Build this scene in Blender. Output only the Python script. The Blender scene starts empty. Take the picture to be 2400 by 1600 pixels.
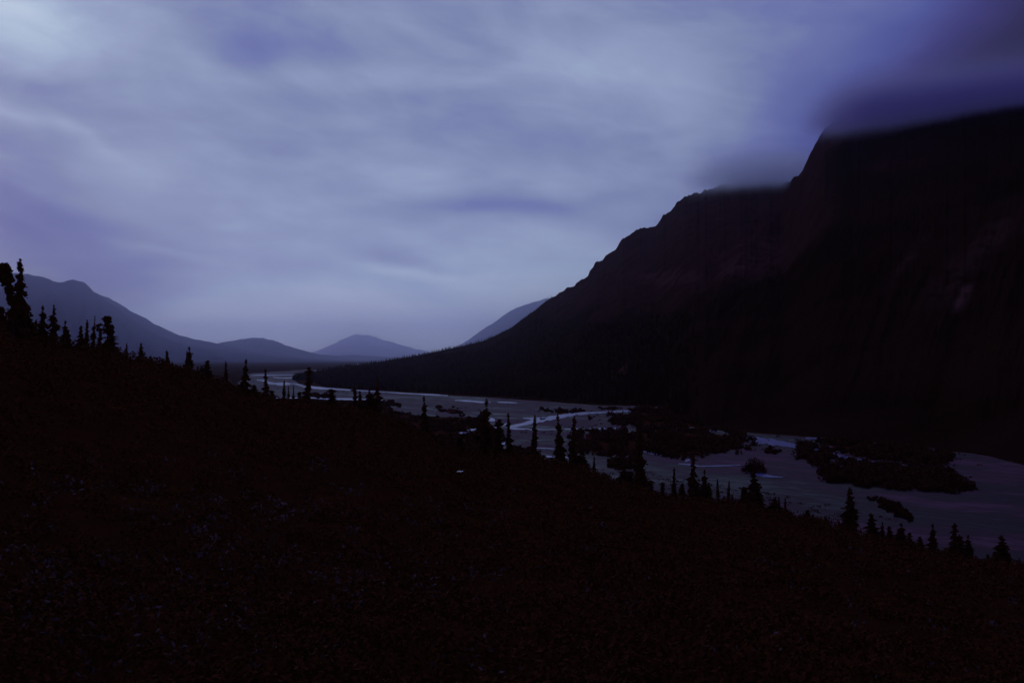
import bpy, math, random
import numpy as np
from mathutils import noise as mnoise, Vector

random.seed(7)
RNG = np.random.default_rng(7)
scene = bpy.context.scene
COL = scene.collection

# ------------------------------------------------------------------ camera
F = 38.0 / 36.0 * 2400.0            # focal length in photograph pixels
PITCH = math.atan((843 - 800) / F)  # horizon a little under the picture's middle
H = 30.0                            # height of the eye above the river flats
cam_data = bpy.data.cameras.new("camera")
cam_data.lens = 38.0
cam_data.sensor_width = 36.0
cam_data.clip_start = 0.5
cam_data.clip_end = 400000.0
cam = bpy.data.objects.new("camera", cam_data)
cam.rotation_euler = (math.pi / 2 + PITCH, 0, 0)
COL.objects.link(cam)
scene.camera = cam

# ------------------------------------------------------------------ render settings
scene.view_settings.view_transform = 'Standard'
scene.view_settings.look = 'None'
scene.view_settings.exposure = 0.0
scene.view_settings.gamma = 1.0
cy = scene.cycles
cy.use_denoising = True
cy.max_bounces = 14
cy.diffuse_bounces = 2
cy.glossy_bounces = 2
cy.transparent_max_bounces = 4
cy.volume_bounces = 12
cy.caustics_reflective = False
cy.caustics_refractive = False


def lin(r, g, b):
    out = []
    for c in (r, g, b):
        c /= 255.0
        out.append(c / 12.92 if c <= 0.04045 else ((c + 0.055) / 1.055) ** 2.4)
    return tuple(out)


class NT:
    """small helper to write node graphs"""
    def __init__(self, tree):
        self.t = tree
        tree.nodes.clear()

    def n(self, kind, **kw):
        nd = self.t.nodes.new(kind)
        for k, v in kw.items():
            setattr(nd, k, v)
        return nd

    def put(self, sock, v):
        if isinstance(v, bpy.types.NodeSocket):
            self.t.links.new(v, sock)
        elif v is not None:
            sock.default_value = v

    def m(self, op, a, b=None, c=None, clamp=False):
        nd = self.n('ShaderNodeMath', operation=op, use_clamp=clamp)
        for i, v in enumerate((a, b, c)):
            self.put(nd.inputs[i], v)
        return nd.outputs[0]

    def noise(self, vec, scale, detail=4.0, rough=0.55, dist=0.0):
        nd = self.n('ShaderNodeTexNoise')
        self.put(nd.inputs['Vector'], vec)
        nd.inputs['Scale'].default_value = scale
        nd.inputs['Detail'].default_value = detail
        nd.inputs['Roughness'].default_value = rough
        nd.inputs['Distortion'].default_value = dist
        return nd.outputs['Fac']

    def ramp(self, fac, stops, interp='LINEAR'):
        nd = self.n('ShaderNodeValToRGB')
        cr = nd.color_ramp
        cr.interpolation = interp
        while len(cr.elements) < len(stops):
            cr.elements.new(0.5)
        for e, (p, c) in zip(cr.elements, stops):
            e.position = p
            e.color = (*c, 1.0) if len(c) == 3 else c
        self.put(nd.inputs[0], fac)
        return nd.outputs[0]

    def smooth(self, v, a, b, lo=0.0, hi=1.0):
        nd = self.n('ShaderNodeMapRange', interpolation_type='SMOOTHSTEP')
        self.put(nd.inputs[0], v)
        for i, x in zip((1, 2, 3, 4), (a, b, lo, hi)):
            nd.inputs[i].default_value = x
        return nd.outputs[0]

    def xyz(self, x, y, z):
        nd = self.n('ShaderNodeCombineXYZ')
        for s, v in zip(nd.inputs, (x, y, z)):
            self.put(s, v)
        return nd.outputs[0]

    def sep(self, v):
        nd = self.n('ShaderNodeSeparateXYZ')
        self.put(nd.inputs[0], v)
        return nd.outputs


# ------------------------------------------------------------------ sky: dusk overcast
SUN_EL, SUN_AZ = math.radians(9.0), math.radians(-42.0)   # behind the clouds, ahead of the camera
world = bpy.data.worlds.new("World")
scene.world = world
world.use_nodes = True
g = NT(world.node_tree)
d = g.n('ShaderNodeTexCoord').outputs['Generated']
dx, dy, dz = g.sep(d)
az = g.m('ARCTAN2', dx, dy)
el = g.m('ARCSINE', g.m('MINIMUM', g.m('MAXIMUM', dz, -1.0), 1.0))
zc = g.m('ADD', g.m('MAXIMUM', dz, 0.0), 0.10)
plane = g.xyz(g.m('DIVIDE', dx, zc), g.m('DIVIDE', dy, zc), 0.0)   # the flat cloud deck overhead
stretch = g.xyz(g.m('MULTIPLY', g.m('DIVIDE', dx, zc), 0.55), g.m('DIVIDE', dy, zc), 0.0)
n_big = g.noise(stretch, 0.55, 3.0, 0.5, 0.6)
n_mid = g.noise(stretch, 1.7, 5.0, 0.55, 0.8)
tilt = g.m('ADD', el, g.m('MULTIPLY', az, 0.22))
n_fine = g.noise(g.xyz(g.m('MULTIPLY', az, 4.0), g.m('MULTIPLY', tilt, 15.0), g.m('MULTIPLY', az, 1.0)), 2.4, 7.0, 0.6, 0.8)
n_warp = g.noise(g.xyz(g.m('MULTIPLY', az, 6.0), g.m('MULTIPLY', el, 11.0), 3.7), 1.0, 3.0, 0.5)
warp = g.m('SUBTRACT', n_warp, 0.5)
azw = g.m('ADD', az, g.m('MULTIPLY', warp, 0.10))
elw = g.m('ADD', el, g.m('MULTIPLY', warp, 0.05))


def dir_of(px, py):
    a = math.atan((px - 1200) / F)
    return a, math.atan((843 - py) / F * math.cos(a))


v = g.m('ADD', 0.715, g.m('MULTIPLY', g.m('SUBTRACT', n_big, 0.5), 0.12))
v = g.m('ADD', v, g.m('MULTIPLY', g.m('SUBTRACT', n_mid, 0.5), 0.16))
v = g.m('ADD', v, g.m('MULTIPLY', g.m('SUBTRACT', n_fine, 0.5), 0.17))
n_mot = g.noise(g.xyz(g.m('MULTIPLY', az, 3.2), g.m('MULTIPLY', g.m('ADD', el, g.m('MULTIPLY', az, 0.12)), 7.0), 9.3), 1.9, 6.0, 0.58, 0.5)
v = g.m('ADD', v, g.m('MULTIPLY', g.m('SUBTRACT', n_mot, 0.5), 0.50))
# cloud banks and gaps seen in the sky: (azimuth, elevation) given through the photograph's pixels
CLOUDS = [  # px, py, width, height, slope, amount
    (-30, 40, 230, 120, 0.0, 0.26),
    (640, 90, 210, 42, 0.10, -0.10),
    (790, 176, 250, 34, 0.03, 0.11),
    (640, 730, 380, 60, 0.0, 0.16),
    (1180, 330, 300, 60, 0.05, -0.07),
    (90, 215, 260, 34, 0.18, -0.09),
    (95, 290, 150, 15, 0.36, 0.10),
    (60, 345, 190, 34, 0.36, -0.12),
    (120, 470, 210, 70, 0.30, -0.15),
    (20, 570, 360, 130, 0.20, -0.29),
    (430, 600, 110, 15, 0.30, 0.07),
    (1090, 484, 220, 24, -0.06, -0.20),
    (1370, 470, 170, 26, -0.14, -0.13),
    (960, 592, 130, 28, 0.20, -0.13),
    (1020, 638, 200, 18, 0.10, 0.11),
    (1350, 545, 150, 24, 0.0, 0.05),
    (480, 758, 130, 36, 0.0, 0.34),
    (1400, 130, 230, 60, 0.0, 0.06),
    (200, 700, 260, 80, 0.0, -0.24),
]
for px, py, sx, sy, sl, amt in CLOUDS:
    a0, e0 = dir_of(px, py)
    sa, se = sx / F, sy / F
    da = g.m('SUBTRACT', azw, a0)
    de = g.m('ADD', g.m('SUBTRACT', elw, e0), g.m('MULTIPLY', da, sl))
    q = g.m('ADD', g.m('POWER', g.m('DIVIDE', g.m('ABSOLUTE', da), sa), 2.0), g.m('POWER', g.m('DIVIDE', g.m('ABSOLUTE', de), se), 2.0))
    v = g.m('ADD', v, g.m('MULTIPLY', g.m('EXPONENT', g.m('MULTIPLY', q, -1.0)), amt))
# the heavy storm cloud that hangs on the big mountain
s = g.m('SUBTRACT', g.m('ADD', azw, 0.0), g.m('MULTIPLY', elw, 1.0))
s = g.m('ADD', s, g.m('MULTIPLY', g.m('SUBTRACT', n_big, 0.5), 0.10))
storm = g.smooth(s, -0.09, 0.29)
storm = g.m('MULTIPLY', storm, g.smooth(az, 1.1, 2.0, 1.0, 0.0))
storm = g.m('MULTIPLY', storm, g.smooth(az, 0.02, 0.24))
v = g.m('SUBTRACT', v, g.m('MULTIPLY', g.m('MINIMUM', g.m('MULTIPLY', storm, 1.3), 1.0), g.m('MAXIMUM', g.m('SUBTRACT', v, 0.12), 0.0)))
# last light ahead, low over the valley's end; the deck grows darker overhead and away from it
v = g.m('ADD', v, g.m('MULTIPLY', g.m('EXPONENT', g.m('MULTIPLY', g.m('ABSOLUTE', el), -14.0)), g.m('MULTIPLY', 0.80, g.m('SUBTRACT', 1.0, storm))))
away = g.smooth(g.m('ADD', g.m('MULTIPLY', dy, 0.9), g.m('MULTIPLY', dz, -0.35)), 0.62, -0.35)
v = g.m('SUBTRACT', v, g.m('MULTIPLY', away, 0.33))
STOPS = [(0.0, (24, 10, 20)), (0.15, (40, 31, 70)), (0.30, (60, 54, 116)), (0.45, (80, 87, 154)),
         (0.60, (106, 114, 168)), (0.72, (129, 140, 176)), (0.85, (150, 162, 194)), (1.0, (174, 193, 216)), (1.2, (208, 222, 236)), (1.4, (232, 242, 250))]
sky_col = g.ramp(g.m('DIVIDE', v, 1.4), [(p / 1.4, lin(*c)) for p, c in STOPS])
bg = g.n('ShaderNodeBackground')
g.put(bg.inputs['Color'], sky_col)
bg.inputs['Strength'].default_value = 1.0
clear = g.n('ShaderNodeTexSky', sky_type='NISHITA')
clear.sun_disc = False
clear.sun_elevation = SUN_EL
clear.sun_rotation = SUN_AZ
bg2 = g.n('ShaderNodeBackground')
g.put(bg2.inputs['Color'], clear.outputs[0])
bg2.inputs['Strength'].default_value = 0.004       # the little clear-sky light that gets through the deck
add = g.n('ShaderNodeAddShader')
g.put(add.inputs[0], bg.outputs[0])
g.put(add.inputs[1], bg2.outputs[0])
outw = g.n('ShaderNodeOutputWorld')
g.put(outw.inputs['Surface'], add.outputs[0])

sun_d = bpy.data.lights.new("sun", 'SUN')
sun_d.energy = 0.02
sun_d.angle = math.radians(25)
sun_d.color = (1.0, 0.9, 0.82)
sun = bpy.data.objects.new("sun", sun_d)
sdir = Vector((math.sin(SUN_AZ) * math.cos(SUN_EL), math.cos(SUN_AZ) * math.cos(SUN_EL), math.sin(SUN_EL)))
sun.rotation_euler = sdir.to_track_quat('Z', 'Y').to_euler()
COL.objects.link(sun)

# ------------------------------------------------------------------ helpers
CP, SP = math.cos(PITCH), math.sin(PITCH)


def ray(px, py):
    u, w = (px - 1200) / F, (800 - py) / F
    return Vector((u, CP - w * SP, SP + w * CP))


def at(px, py, Y):
    """world point at depth Y along the sight line"""
    r = ray(px, py)
    return r * (Y / r.y)


def on_flat(px, py, z=-H):
    r = ray(px, py)
    return r * (z / r.z)


def tag(o, label=None, cat=None, group=None, kind=None):
    for k, val in (('label', label), ('category', cat), ('group', group), ('kind', kind)):
        if val:
            o[k] = val
    return o


def link(name, me, mat=None, parent=None):
    o = bpy.data.objects.new(name, me)
    COL.objects.link(o)
    if mat is not None and not me.materials:
        me.materials.append(mat)
    if parent is not None:
        o.parent = parent
    return o


def mesh_np(name, V, Fc, smooth=False):
    """V (n,3) and faces (m,k) with k = 3 or 4"""
    V = np.asarray(V, dtype=np.float32)
    Fc = np.asarray(Fc, dtype=np.int32)
    me = bpy.data.meshes.new(name)
    m, k = Fc.shape
    me.vertices.add(len(V))
    me.vertices.foreach_set("co", V.ravel())
    me.loops.add(m * k)
    me.loops.foreach_set("vertex_index", Fc.ravel())
    me.polygons.add(m)
    me.polygons.foreach_set("loop_start", np.arange(0, m * k, k, dtype=np.int32))
    me.polygons.foreach_set("loop_total", np.full(m, k, dtype=np.int32))
    me.polygons.foreach_set("use_smooth", np.full(m, smooth, dtype=bool))
    me.update(calc_edges=True)
    return me


def grid_faces(nr, nc):
    i = np.arange(nr - 1)[:, None] * nc + np.arange(nc - 1)[None, :]
    return np.stack([i, i + 1, i + nc + 1, i + nc], -1).reshape(-1, 4)


def mat_simple(name, c1, c2, scale=1.0, rough=0.9, spec=0.2, detail=5.0, bump=0.0, coord='Object', contrast=(0.35, 0.65)):
    m = bpy.data.materials.new(name)
    m.use_nodes = True
    k = NT(m.node_tree)
    co = k.n('ShaderNodeTexCoord').outputs[coord]
    f = k.noise(co, scale, detail, 0.6)
    col = k.ramp(f, [(contrast[0], c1), (contrast[1], c2)])
    p = k.n('ShaderNodeBsdfPrincipled')
    k.put(p.inputs['Base Color'], col)
    p.inputs['Roughness'].default_value = rough
    p.inputs['Specular IOR Level'].default_value = spec
    if bump:
        b = k.n('ShaderNodeBump')
        b.inputs['Strength'].default_value = bump
        b.inputs['Distance'].default_value = 1.0 / scale
        k.put(b.inputs['Height'], f)
        k.put(p.inputs['Normal'], b.outputs[0])
    o = k.n('ShaderNodeOutputMaterial')
    k.put(o.inputs[0], p.outputs[0])
    return m


M_TUNDRA = mat_simple("tundra", (0.044, 0.014, 0.005), (0.056, 0.018, 0.006), 0.8, 0.95, 0.0)
M_FLOOR = mat_simple("valley_tundra", (0.030, 0.011, 0.005), (0.06, 0.023, 0.010), 0.004, 0.95, 0.0)
M_SHRUB = mat_simple("shrub_leaves", (0.082, 0.023, 0.006), (0.098, 0.028, 0.008), 0.35, 0.9, 0.03)
M_PALE = mat_simple("willow_leaves", (0.07, 0.040, 0.036), (0.15, 0.09, 0.085), 0.5, 0.8, 0.1)
M_SPRUCE = mat_simple("spruce_needles", (0.07, 0.022, 0.007), (0.11, 0.036, 0.012), 3.0, 0.9, 0.02)
M_BARK = mat_simple("spruce_bark", (0.030, 0.012, 0.008), (0.05, 0.022, 0.015), 8.0, 0.95, 0.0)
M_SCRUB = mat_simple("scrub_leaves", (0.050, 0.016, 0.008), (0.085, 0.028, 0.014), 0.08, 0.9, 0.02)
M_SCRUBSOIL = mat_simple("scrub_soil", (0.05, 0.015, 0.008), (0.08, 0.026, 0.014), 0.05, 0.95, 0.0)
M_FOREST = mat_simple("distant_needles", (0.026, 0.010, 0.006), (0.042, 0.017, 0.010), 0.02, 0.95, 0.0)
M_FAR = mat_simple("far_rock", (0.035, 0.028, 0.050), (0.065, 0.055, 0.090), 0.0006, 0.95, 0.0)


def mat_gravel():
    m = bpy.data.materials.new("river_gravel")
    m.use_nodes = True
    k = NT(m.node_tree)
    co = k.n('ShaderNodeTexCoord').outputs['Object']
    x, y, z = k.sep(co)
    # bars and old channels drawn out along the river's course
    along = k.m('SUBTRACT', k.m('MULTIPLY', y, 0.80), k.m('MULTIPLY', x, 0.60))
    cross = k.m('ADD', k.m('MULTIPLY', x, 0.80), k.m('MULTIPLY', y, 0.60))
    st = k.xyz(k.m('MULTIPLY', cross, 1.0), k.m('MULTIPLY', along, 0.22), 0.0)
    fa = k.noise(st, 0.035, 6.0, 0.62, 1.2)
    fb = k.noise(co, 0.12, 6.0, 0.7)
    fc = k.noise(st, 0.35, 6.0, 0.7, 0.6)
    f = k.m('ADD', k.m('MULTIPLY', fa, 0.46), k.m('ADD', k.m('MULTIPLY', fb, 0.26), k.m('MULTIPLY', fc, 0.28)))
    col = k.ramp(f, [(0.445, (0.018, 0.006, 0.007)), (0.49, (0.046, 0.019, 0.023)), (0.525, (0.086, 0.038, 0.045)), (0.57, (0.16, 0.078, 0.092))])
    p = k.n('ShaderNodeBsdfPrincipled')
    k.put(p.inputs['Base Color'], col)
    k.put(p.inputs['Roughness'], k.ramp(f, [(0.43, (0.42,) * 3), (0.56, (0.85,) * 3)]))
    k.put(p.inputs['Specular IOR Level'], k.ramp(f, [(0.43, (0.09,) * 3), (0.56, (0.05,) * 3)]))
    o = k.n('ShaderNodeOutputMaterial')
    k.put(o.inputs[0], p.outputs[0])
    return m


def mat_water(name="river_water", rough=0.30, wave=0.6, ripple=0.25):
    m = bpy.data.materials.new(name)
    m.use_nodes = True
    k = NT(m.node_tree)
    co = k.n('ShaderNodeTexCoord').outputs['Object']
    p = k.n('ShaderNodeBsdfPrincipled')
    p.inputs['Base Color'].default_value = (0.14, 0.115, 0.30, 1)   # silty glacial water
    p.inputs['Roughness'].default_value = rough
    p.inputs['IOR'].default_value = 1.33
    b = k.n('ShaderNodeBump')
    b.inputs['Strength'].default_value = ripple
    b.inputs['Distance'].default_value = 0.12
    k.put(b.inputs['Height'], k.noise(co, wave, 3.0, 0.6))
    k.put(p.inputs['Normal'], b.outputs[0])
    o = k.n('ShaderNodeOutputMaterial')
    k.put(o.inputs[0], p.outputs[0])
    return m


def mat_mountain():
    """bare rock above, dark forest below and as storm shade to the right, pale scree runs given per vertex"""
    m = bpy.data.materials.new("mountain_rock_and_forest")
    m.use_nodes = True
    k = NT(m.node_tree)
    co = k.n('ShaderNodeTexCoord').outputs['Object']
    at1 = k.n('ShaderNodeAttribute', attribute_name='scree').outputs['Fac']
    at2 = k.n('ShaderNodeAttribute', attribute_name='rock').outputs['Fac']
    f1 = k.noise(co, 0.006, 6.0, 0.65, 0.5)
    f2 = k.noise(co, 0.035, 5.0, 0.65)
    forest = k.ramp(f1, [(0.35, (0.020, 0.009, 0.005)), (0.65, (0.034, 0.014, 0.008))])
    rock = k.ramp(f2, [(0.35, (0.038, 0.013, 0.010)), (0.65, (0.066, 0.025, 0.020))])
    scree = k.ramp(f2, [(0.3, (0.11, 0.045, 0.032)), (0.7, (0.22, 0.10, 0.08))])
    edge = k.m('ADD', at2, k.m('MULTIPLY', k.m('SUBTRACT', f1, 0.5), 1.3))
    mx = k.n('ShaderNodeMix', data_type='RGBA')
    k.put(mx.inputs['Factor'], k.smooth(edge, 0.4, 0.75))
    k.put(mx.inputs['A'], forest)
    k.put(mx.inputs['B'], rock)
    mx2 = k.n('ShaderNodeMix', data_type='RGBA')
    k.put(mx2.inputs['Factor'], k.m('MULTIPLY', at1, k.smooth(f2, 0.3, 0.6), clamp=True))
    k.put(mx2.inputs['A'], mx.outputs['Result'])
    k.put(mx2.inputs['B'], scree)
    p = k.n('ShaderNodeBsdfPrincipled')
    k.put(p.inputs['Base Color'], mx2.outputs['Result'])
    p.inputs['Roughness'].default_value = 0.95
    p.inputs['Specular IOR Level'].default_value = 0.0
    b = k.n('ShaderNodeBump')
    b.inputs['Strength'].default_value = 0.8
    b.inputs['Distance'].default_value = 8.0
    k.put(b.inputs['Height'], f2)
    k.put(p.inputs['Normal'], b.outputs[0])
    o = k.n('ShaderNodeOutputMaterial')
    k.put(o.inputs[0], p.outputs[0])
    return m


M_GRAVEL, M_WATER, M_MOUNTAIN = mat_gravel(), mat_water(), mat_mountain()

# ------------------------------------------------------------------ valley floor (one sheet to the horizon)
ys = np.concatenate([np.linspace(-400, 600, 12), np.geomspace(800, 84000, 30)])
xs = np.concatenate([-np.geomspace(95000, 300, 26), np.linspace(-200, 200, 7), np.geomspace(300, 95000, 26)])
XX, YY = np.meshgrid(xs, ys)
VF = np.stack([XX, YY, np.full_like(XX, -H)], -1).reshape(-1, 3)
vf = link("valley_floor", mesh_np("valley_floor", VF, grid_faces(len(ys), len(xs))), M_FLOOR)
tag(vf, "dark flat valley floor running back to the hazy horizon", kind='structure')

# ------------------------------------------------------------------ far ridges, each with its own distance and depth


def ridge(name, label, pts, Y, front, seed, amp, mat=M_FAR, nrow=26):
    pts = sorted(pts)
    px = np.linspace(pts[0][0], pts[-1][0], 170)
    py = np.interp(px, [p[0] for p in pts], [p[1] for p in pts])
    jit = [2.2 * mnoise.fractal(Vector((p * 0.045, seed, 0)), 0.8, 2.0, 4) * min(1.0, max(0.0, (842 - q) / 30)) for p, q in zip(px, py)]
    rows = []
    for j in range(nrow + 10):
        t = j / (nrow - 1.0)
        row = []
        for i in range(len(px)):
            top = at(px[i], py[i] - jit[i], Y)
            u = top.x / Y
            if t <= 1:
                yy = Y - front * (1 - t)
                gul = mnoise.fractal(Vector((px[i] * 0.018 + seed, t * 1.6, seed)), 1.0, 2.0, 5)
                base = max(top.z + H, 0.0)
                zz = -H - 3 + (base + 3) * (t ** 1.35) + gul * amp * base * t * (1 - t) * 1.6
                zz = min(zz, (top.z / Y) * yy - (1 - t) * base * 0.04)
                zz = max(zz, -H - 3)
            else:
                tb = (t - 1) * (nrow - 1) / 9.0
                yy = Y + front * 0.8 * tb
                zz = top.z - (top.z + H + 3) * tb
            row.append((u * yy, yy, zz))
        rows.append(row)
    V = np.array(rows).reshape(-1, 3)
    o = link(name, mesh_np(name, V, grid_faces(nrow + 10, len(px)), True), mat)
    return tag(o, label, kind='structure')


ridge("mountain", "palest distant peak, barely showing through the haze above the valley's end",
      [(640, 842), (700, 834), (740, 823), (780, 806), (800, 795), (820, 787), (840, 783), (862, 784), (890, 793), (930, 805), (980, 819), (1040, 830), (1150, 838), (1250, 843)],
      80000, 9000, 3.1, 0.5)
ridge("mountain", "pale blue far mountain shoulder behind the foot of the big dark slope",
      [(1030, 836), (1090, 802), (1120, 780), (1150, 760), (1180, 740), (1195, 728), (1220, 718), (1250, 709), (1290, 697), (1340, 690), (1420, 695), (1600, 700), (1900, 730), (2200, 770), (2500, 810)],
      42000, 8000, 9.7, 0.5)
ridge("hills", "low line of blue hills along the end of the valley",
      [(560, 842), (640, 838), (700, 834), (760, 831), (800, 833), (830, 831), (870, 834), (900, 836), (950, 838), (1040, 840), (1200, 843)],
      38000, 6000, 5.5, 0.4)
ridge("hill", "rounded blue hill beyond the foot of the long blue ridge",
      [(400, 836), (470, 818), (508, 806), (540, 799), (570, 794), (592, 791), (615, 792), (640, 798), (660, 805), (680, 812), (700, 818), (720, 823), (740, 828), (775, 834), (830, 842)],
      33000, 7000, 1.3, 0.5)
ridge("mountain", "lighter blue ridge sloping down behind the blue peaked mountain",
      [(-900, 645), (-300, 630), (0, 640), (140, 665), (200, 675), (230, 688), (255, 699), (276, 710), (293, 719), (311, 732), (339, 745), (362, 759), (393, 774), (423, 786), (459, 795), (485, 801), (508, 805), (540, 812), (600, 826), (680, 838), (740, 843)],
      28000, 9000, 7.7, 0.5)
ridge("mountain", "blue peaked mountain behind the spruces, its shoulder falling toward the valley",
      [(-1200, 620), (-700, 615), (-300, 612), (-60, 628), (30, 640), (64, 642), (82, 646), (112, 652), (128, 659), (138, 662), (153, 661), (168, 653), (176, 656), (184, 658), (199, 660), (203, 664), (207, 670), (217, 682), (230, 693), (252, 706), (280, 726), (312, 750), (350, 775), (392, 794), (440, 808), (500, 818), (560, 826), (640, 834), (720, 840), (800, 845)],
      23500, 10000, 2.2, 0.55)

# ------------------------------------------------------------------ the big mountain
FOOT = [(690, 888), (735, 893), (760, 907), (830, 912), (900, 916), (1000, 921), (1065, 925), (1125, 928), (1260, 937), (1390, 947), (1555, 953),
        (1655, 1002), (1760, 1011), (1900, 1022), (2060, 1036), (2130, 1041), (2230, 1056), (2400, 1087), (2700, 1120), (3200, 1150)]
SKYL = [(690, 884), (735, 872), (800, 860), (860, 853), (900, 847), (960, 836), (1000, 829), (1050, 818), (1085, 811), (1140, 797), (1200, 767), (1225, 747),
        (1240, 735), (1262, 722), (1276, 708), (1300, 694), (1335, 672), (1365, 655), (1377, 648), (1383, 633), (1395, 617), (1413, 608), (1424, 596), (1445, 580),
        (1455, 566), (1480, 545), (1500, 537), (1518, 534), (1534, 529), (1548, 515), (1553, 504), (1572, 499), (1585, 478), (1605, 461), (1613, 457), (1640, 453),
        (1650, 446), (1680, 436), (1720, 426), (1780, 420), (1830, 419), (1850, 424), (1870, 412), (1880, 397), (1889, 381), (1897, 362), (1905, 350), (1912, 338), (1924, 312),
        (1934, 298), (1960, 286), (2040, 272), (2100, 264), (2200, 249), (2300, 238), (2400, 227), (2700, 200), (3200, 235)]
YSKY = [(690, 2050), (735, 2250), (800, 2600), (900, 2900), (1000, 2950), (1200, 2800), (1377, 2600), (1535, 2450), (1650, 2400), (1835, 2350), (1870, 2000), (1925, 1900),
        (2100, 1850), (2400, 1750), (2800, 1650), (3200, 1700)]
pxs = np.concatenate([np.linspace(690, 1360, 150), np.linspace(1363, 2400, 430), np.linspace(2410, 3200, 60)])
ftp = np.interp(pxs, *zip(*FOOT))
skp = np.interp(pxs, *zip(*SKYL))
ysp = np.interp(pxs, *zip(*YSKY)) * (H / 40.0)
NR, NB = 120, 14
V = np.zeros((NR + NB, len(pxs), 3))
scree = np.zeros((NR + NB, len(pxs)))
rock = np.zeros((NR + NB, len(pxs)))
SCREE = [  # centre px, py, half width, half height, lean
    (2290, 600, 42, 115, -0.85), (2200, 655, 16, 60, -0.9), (2120, 620, 12, 70, -0.8), (1458, 868, 9, 9, -0.7), (1440, 885, 4, 4, 0), (1412, 898, 5, 3, 0),
    (2260, 690, 14, 40, -0.5), (1760, 600, 60, 45, -0.8), (1560, 650, 70, 20, -0.4)]
SAMT = [0.22, 0.18, 0.15, 0.8, 0.6, 0.6, 0.7, 0.28, 0.30]
for i in range(len(pxs)):
    px = float(pxs[i])
    P0 = on_flat(px, float(ftp[i]))
    jag = 0.0
    if px > 1190:
        jag = 5.0 * mnoise.fractal(Vector((px * 0.06, 1.7, 0)), 0.8, 2.0, 4) * min(1.0, (px - 1190) / 150)
        jag += 3.0 * mnoise.fractal(Vector((px * 0.16, 4.2, 0)), 0.7, 2.0, 4) * min(1.0, (px - 1190) / 200)
    top = at(px, float(skp[i]) - jag * 0.9, float(ysp[i]))
    for j in range(NR):
        t = j / (NR - 1.0)
        Yc = P0.y + (top.y - P0.y) * t
        u = (P0.x / P0.y) * (1 - t) + (top.x / top.y) * t
        hz = top.z + H
        pw = 1.35 if px > 1300 else 1.2
        z = -H - 0.3 + (hz + 0.3) * (0.22 * t + 0.78 * t ** pw * t ** 0.35)
        w = t * (1 - t)
        big = mnoise.ridged_multi_fractal(Vector((px * 0.0062 - t * 2.2, t * 0.8, 5.0)), 0.9, 2.1, 6, 1.0, 2.0) - 1.0
        fine = mnoise.ridged_multi_fractal(Vector((px * 0.022 - t * 6.0, t * 3.0, 2.0)), 0.9, 2.0, 5, 1.0, 2.0) - 1.0
        iso = mnoise.fractal(Vector((u * Yc * 0.012, Yc * 0.012, z * 0.012)), 0.8, 2.0, 5)
        z += w * hz * (np.interp(px, [1600, 2000], [0.14, 0.08]) * big + 0.018 * fine) + min(1.0, 4 * w) * 7.0 * iso
        zlim = (top.z / top.y) * Yc - (1 - t) * hz * 0.035
        z = min(z, zlim) if t < 1 else top.z
        V[j, i] = (u * Yc, Yc, z)
        # where this point shows decides bare rock, scree or forest, and the painted storm shade
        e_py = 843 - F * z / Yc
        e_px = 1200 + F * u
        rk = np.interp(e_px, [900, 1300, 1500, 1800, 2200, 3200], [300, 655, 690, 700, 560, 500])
        rock[j, i] = min(1.0, max(0.0, (rk + 0.25 * (1700 - e_px) - e_py) / 150 + 0.5)) * np.interp(e_px, [1300, 1850, 2000], [1.0, 0.9, 0.45])  # rock share cut to the right: storm cloud's shade put into the colour
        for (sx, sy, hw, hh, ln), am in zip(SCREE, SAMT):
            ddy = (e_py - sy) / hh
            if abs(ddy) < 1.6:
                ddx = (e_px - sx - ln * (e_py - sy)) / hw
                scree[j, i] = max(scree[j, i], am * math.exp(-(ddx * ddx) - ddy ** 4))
    for j in range(NB):
        tb = (j + 1.0) / NB
        Yc = top.y + 1500 * tb
        z = top.z - (top.z + H + 3) * (tb ** 0.8)
        V[NR + j, i] = (top.x / top.y * Yc, Yc, z)
    rock[NR:, i] = 1.0
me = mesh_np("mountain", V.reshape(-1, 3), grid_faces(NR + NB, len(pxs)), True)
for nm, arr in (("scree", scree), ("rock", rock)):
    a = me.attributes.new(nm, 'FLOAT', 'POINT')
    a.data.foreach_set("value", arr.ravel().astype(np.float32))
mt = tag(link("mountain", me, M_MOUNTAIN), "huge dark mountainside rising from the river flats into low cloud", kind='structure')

# ------------------------------------------------------------------ river flats


def resample(poly, step, jag, closed=True):
    pts = [Vector(p) for p in poly]
    out = []
    n = len(pts)
    for i in range(n if closed else n - 1):
        a, b = pts[i], pts[(i + 1) % n]
        k = max(1, int((b - a).length / step))
        for q in range(k):
            p = a.lerp(b, q / k)
            out.append(p)
    if not closed:
        out.append(pts[-1])
    res = []
    for p in out:
        j1 = mnoise.fractal(Vector((p.x * 0.05, p.y * 0.13, 1.0)), 0.9, 2.0, 4)
        res.append(Vector((p.x + j1 * jag * 3.0, p.y + j1 * jag)))
    return res


def poly_mesh(name, poly_px, z, step=8, jag=0.0):
    import bmesh
    bm = bmesh.new()
    vs = [bm.verts.new(on_flat(p.x, p.y, z)) for p in resample(poly_px, step, jag)]
    f = bm.faces.new(vs)
    bmesh.ops.triangulate(bm, faces=[f])
    bm.normal_update()
    for f in bm.faces:
        if f.normal.z < 0:
            f.normal_flip()
    me = bpy.data.meshes.new(name)
    bm.to_mesh(me)
    bm.free()
    return me


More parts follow.
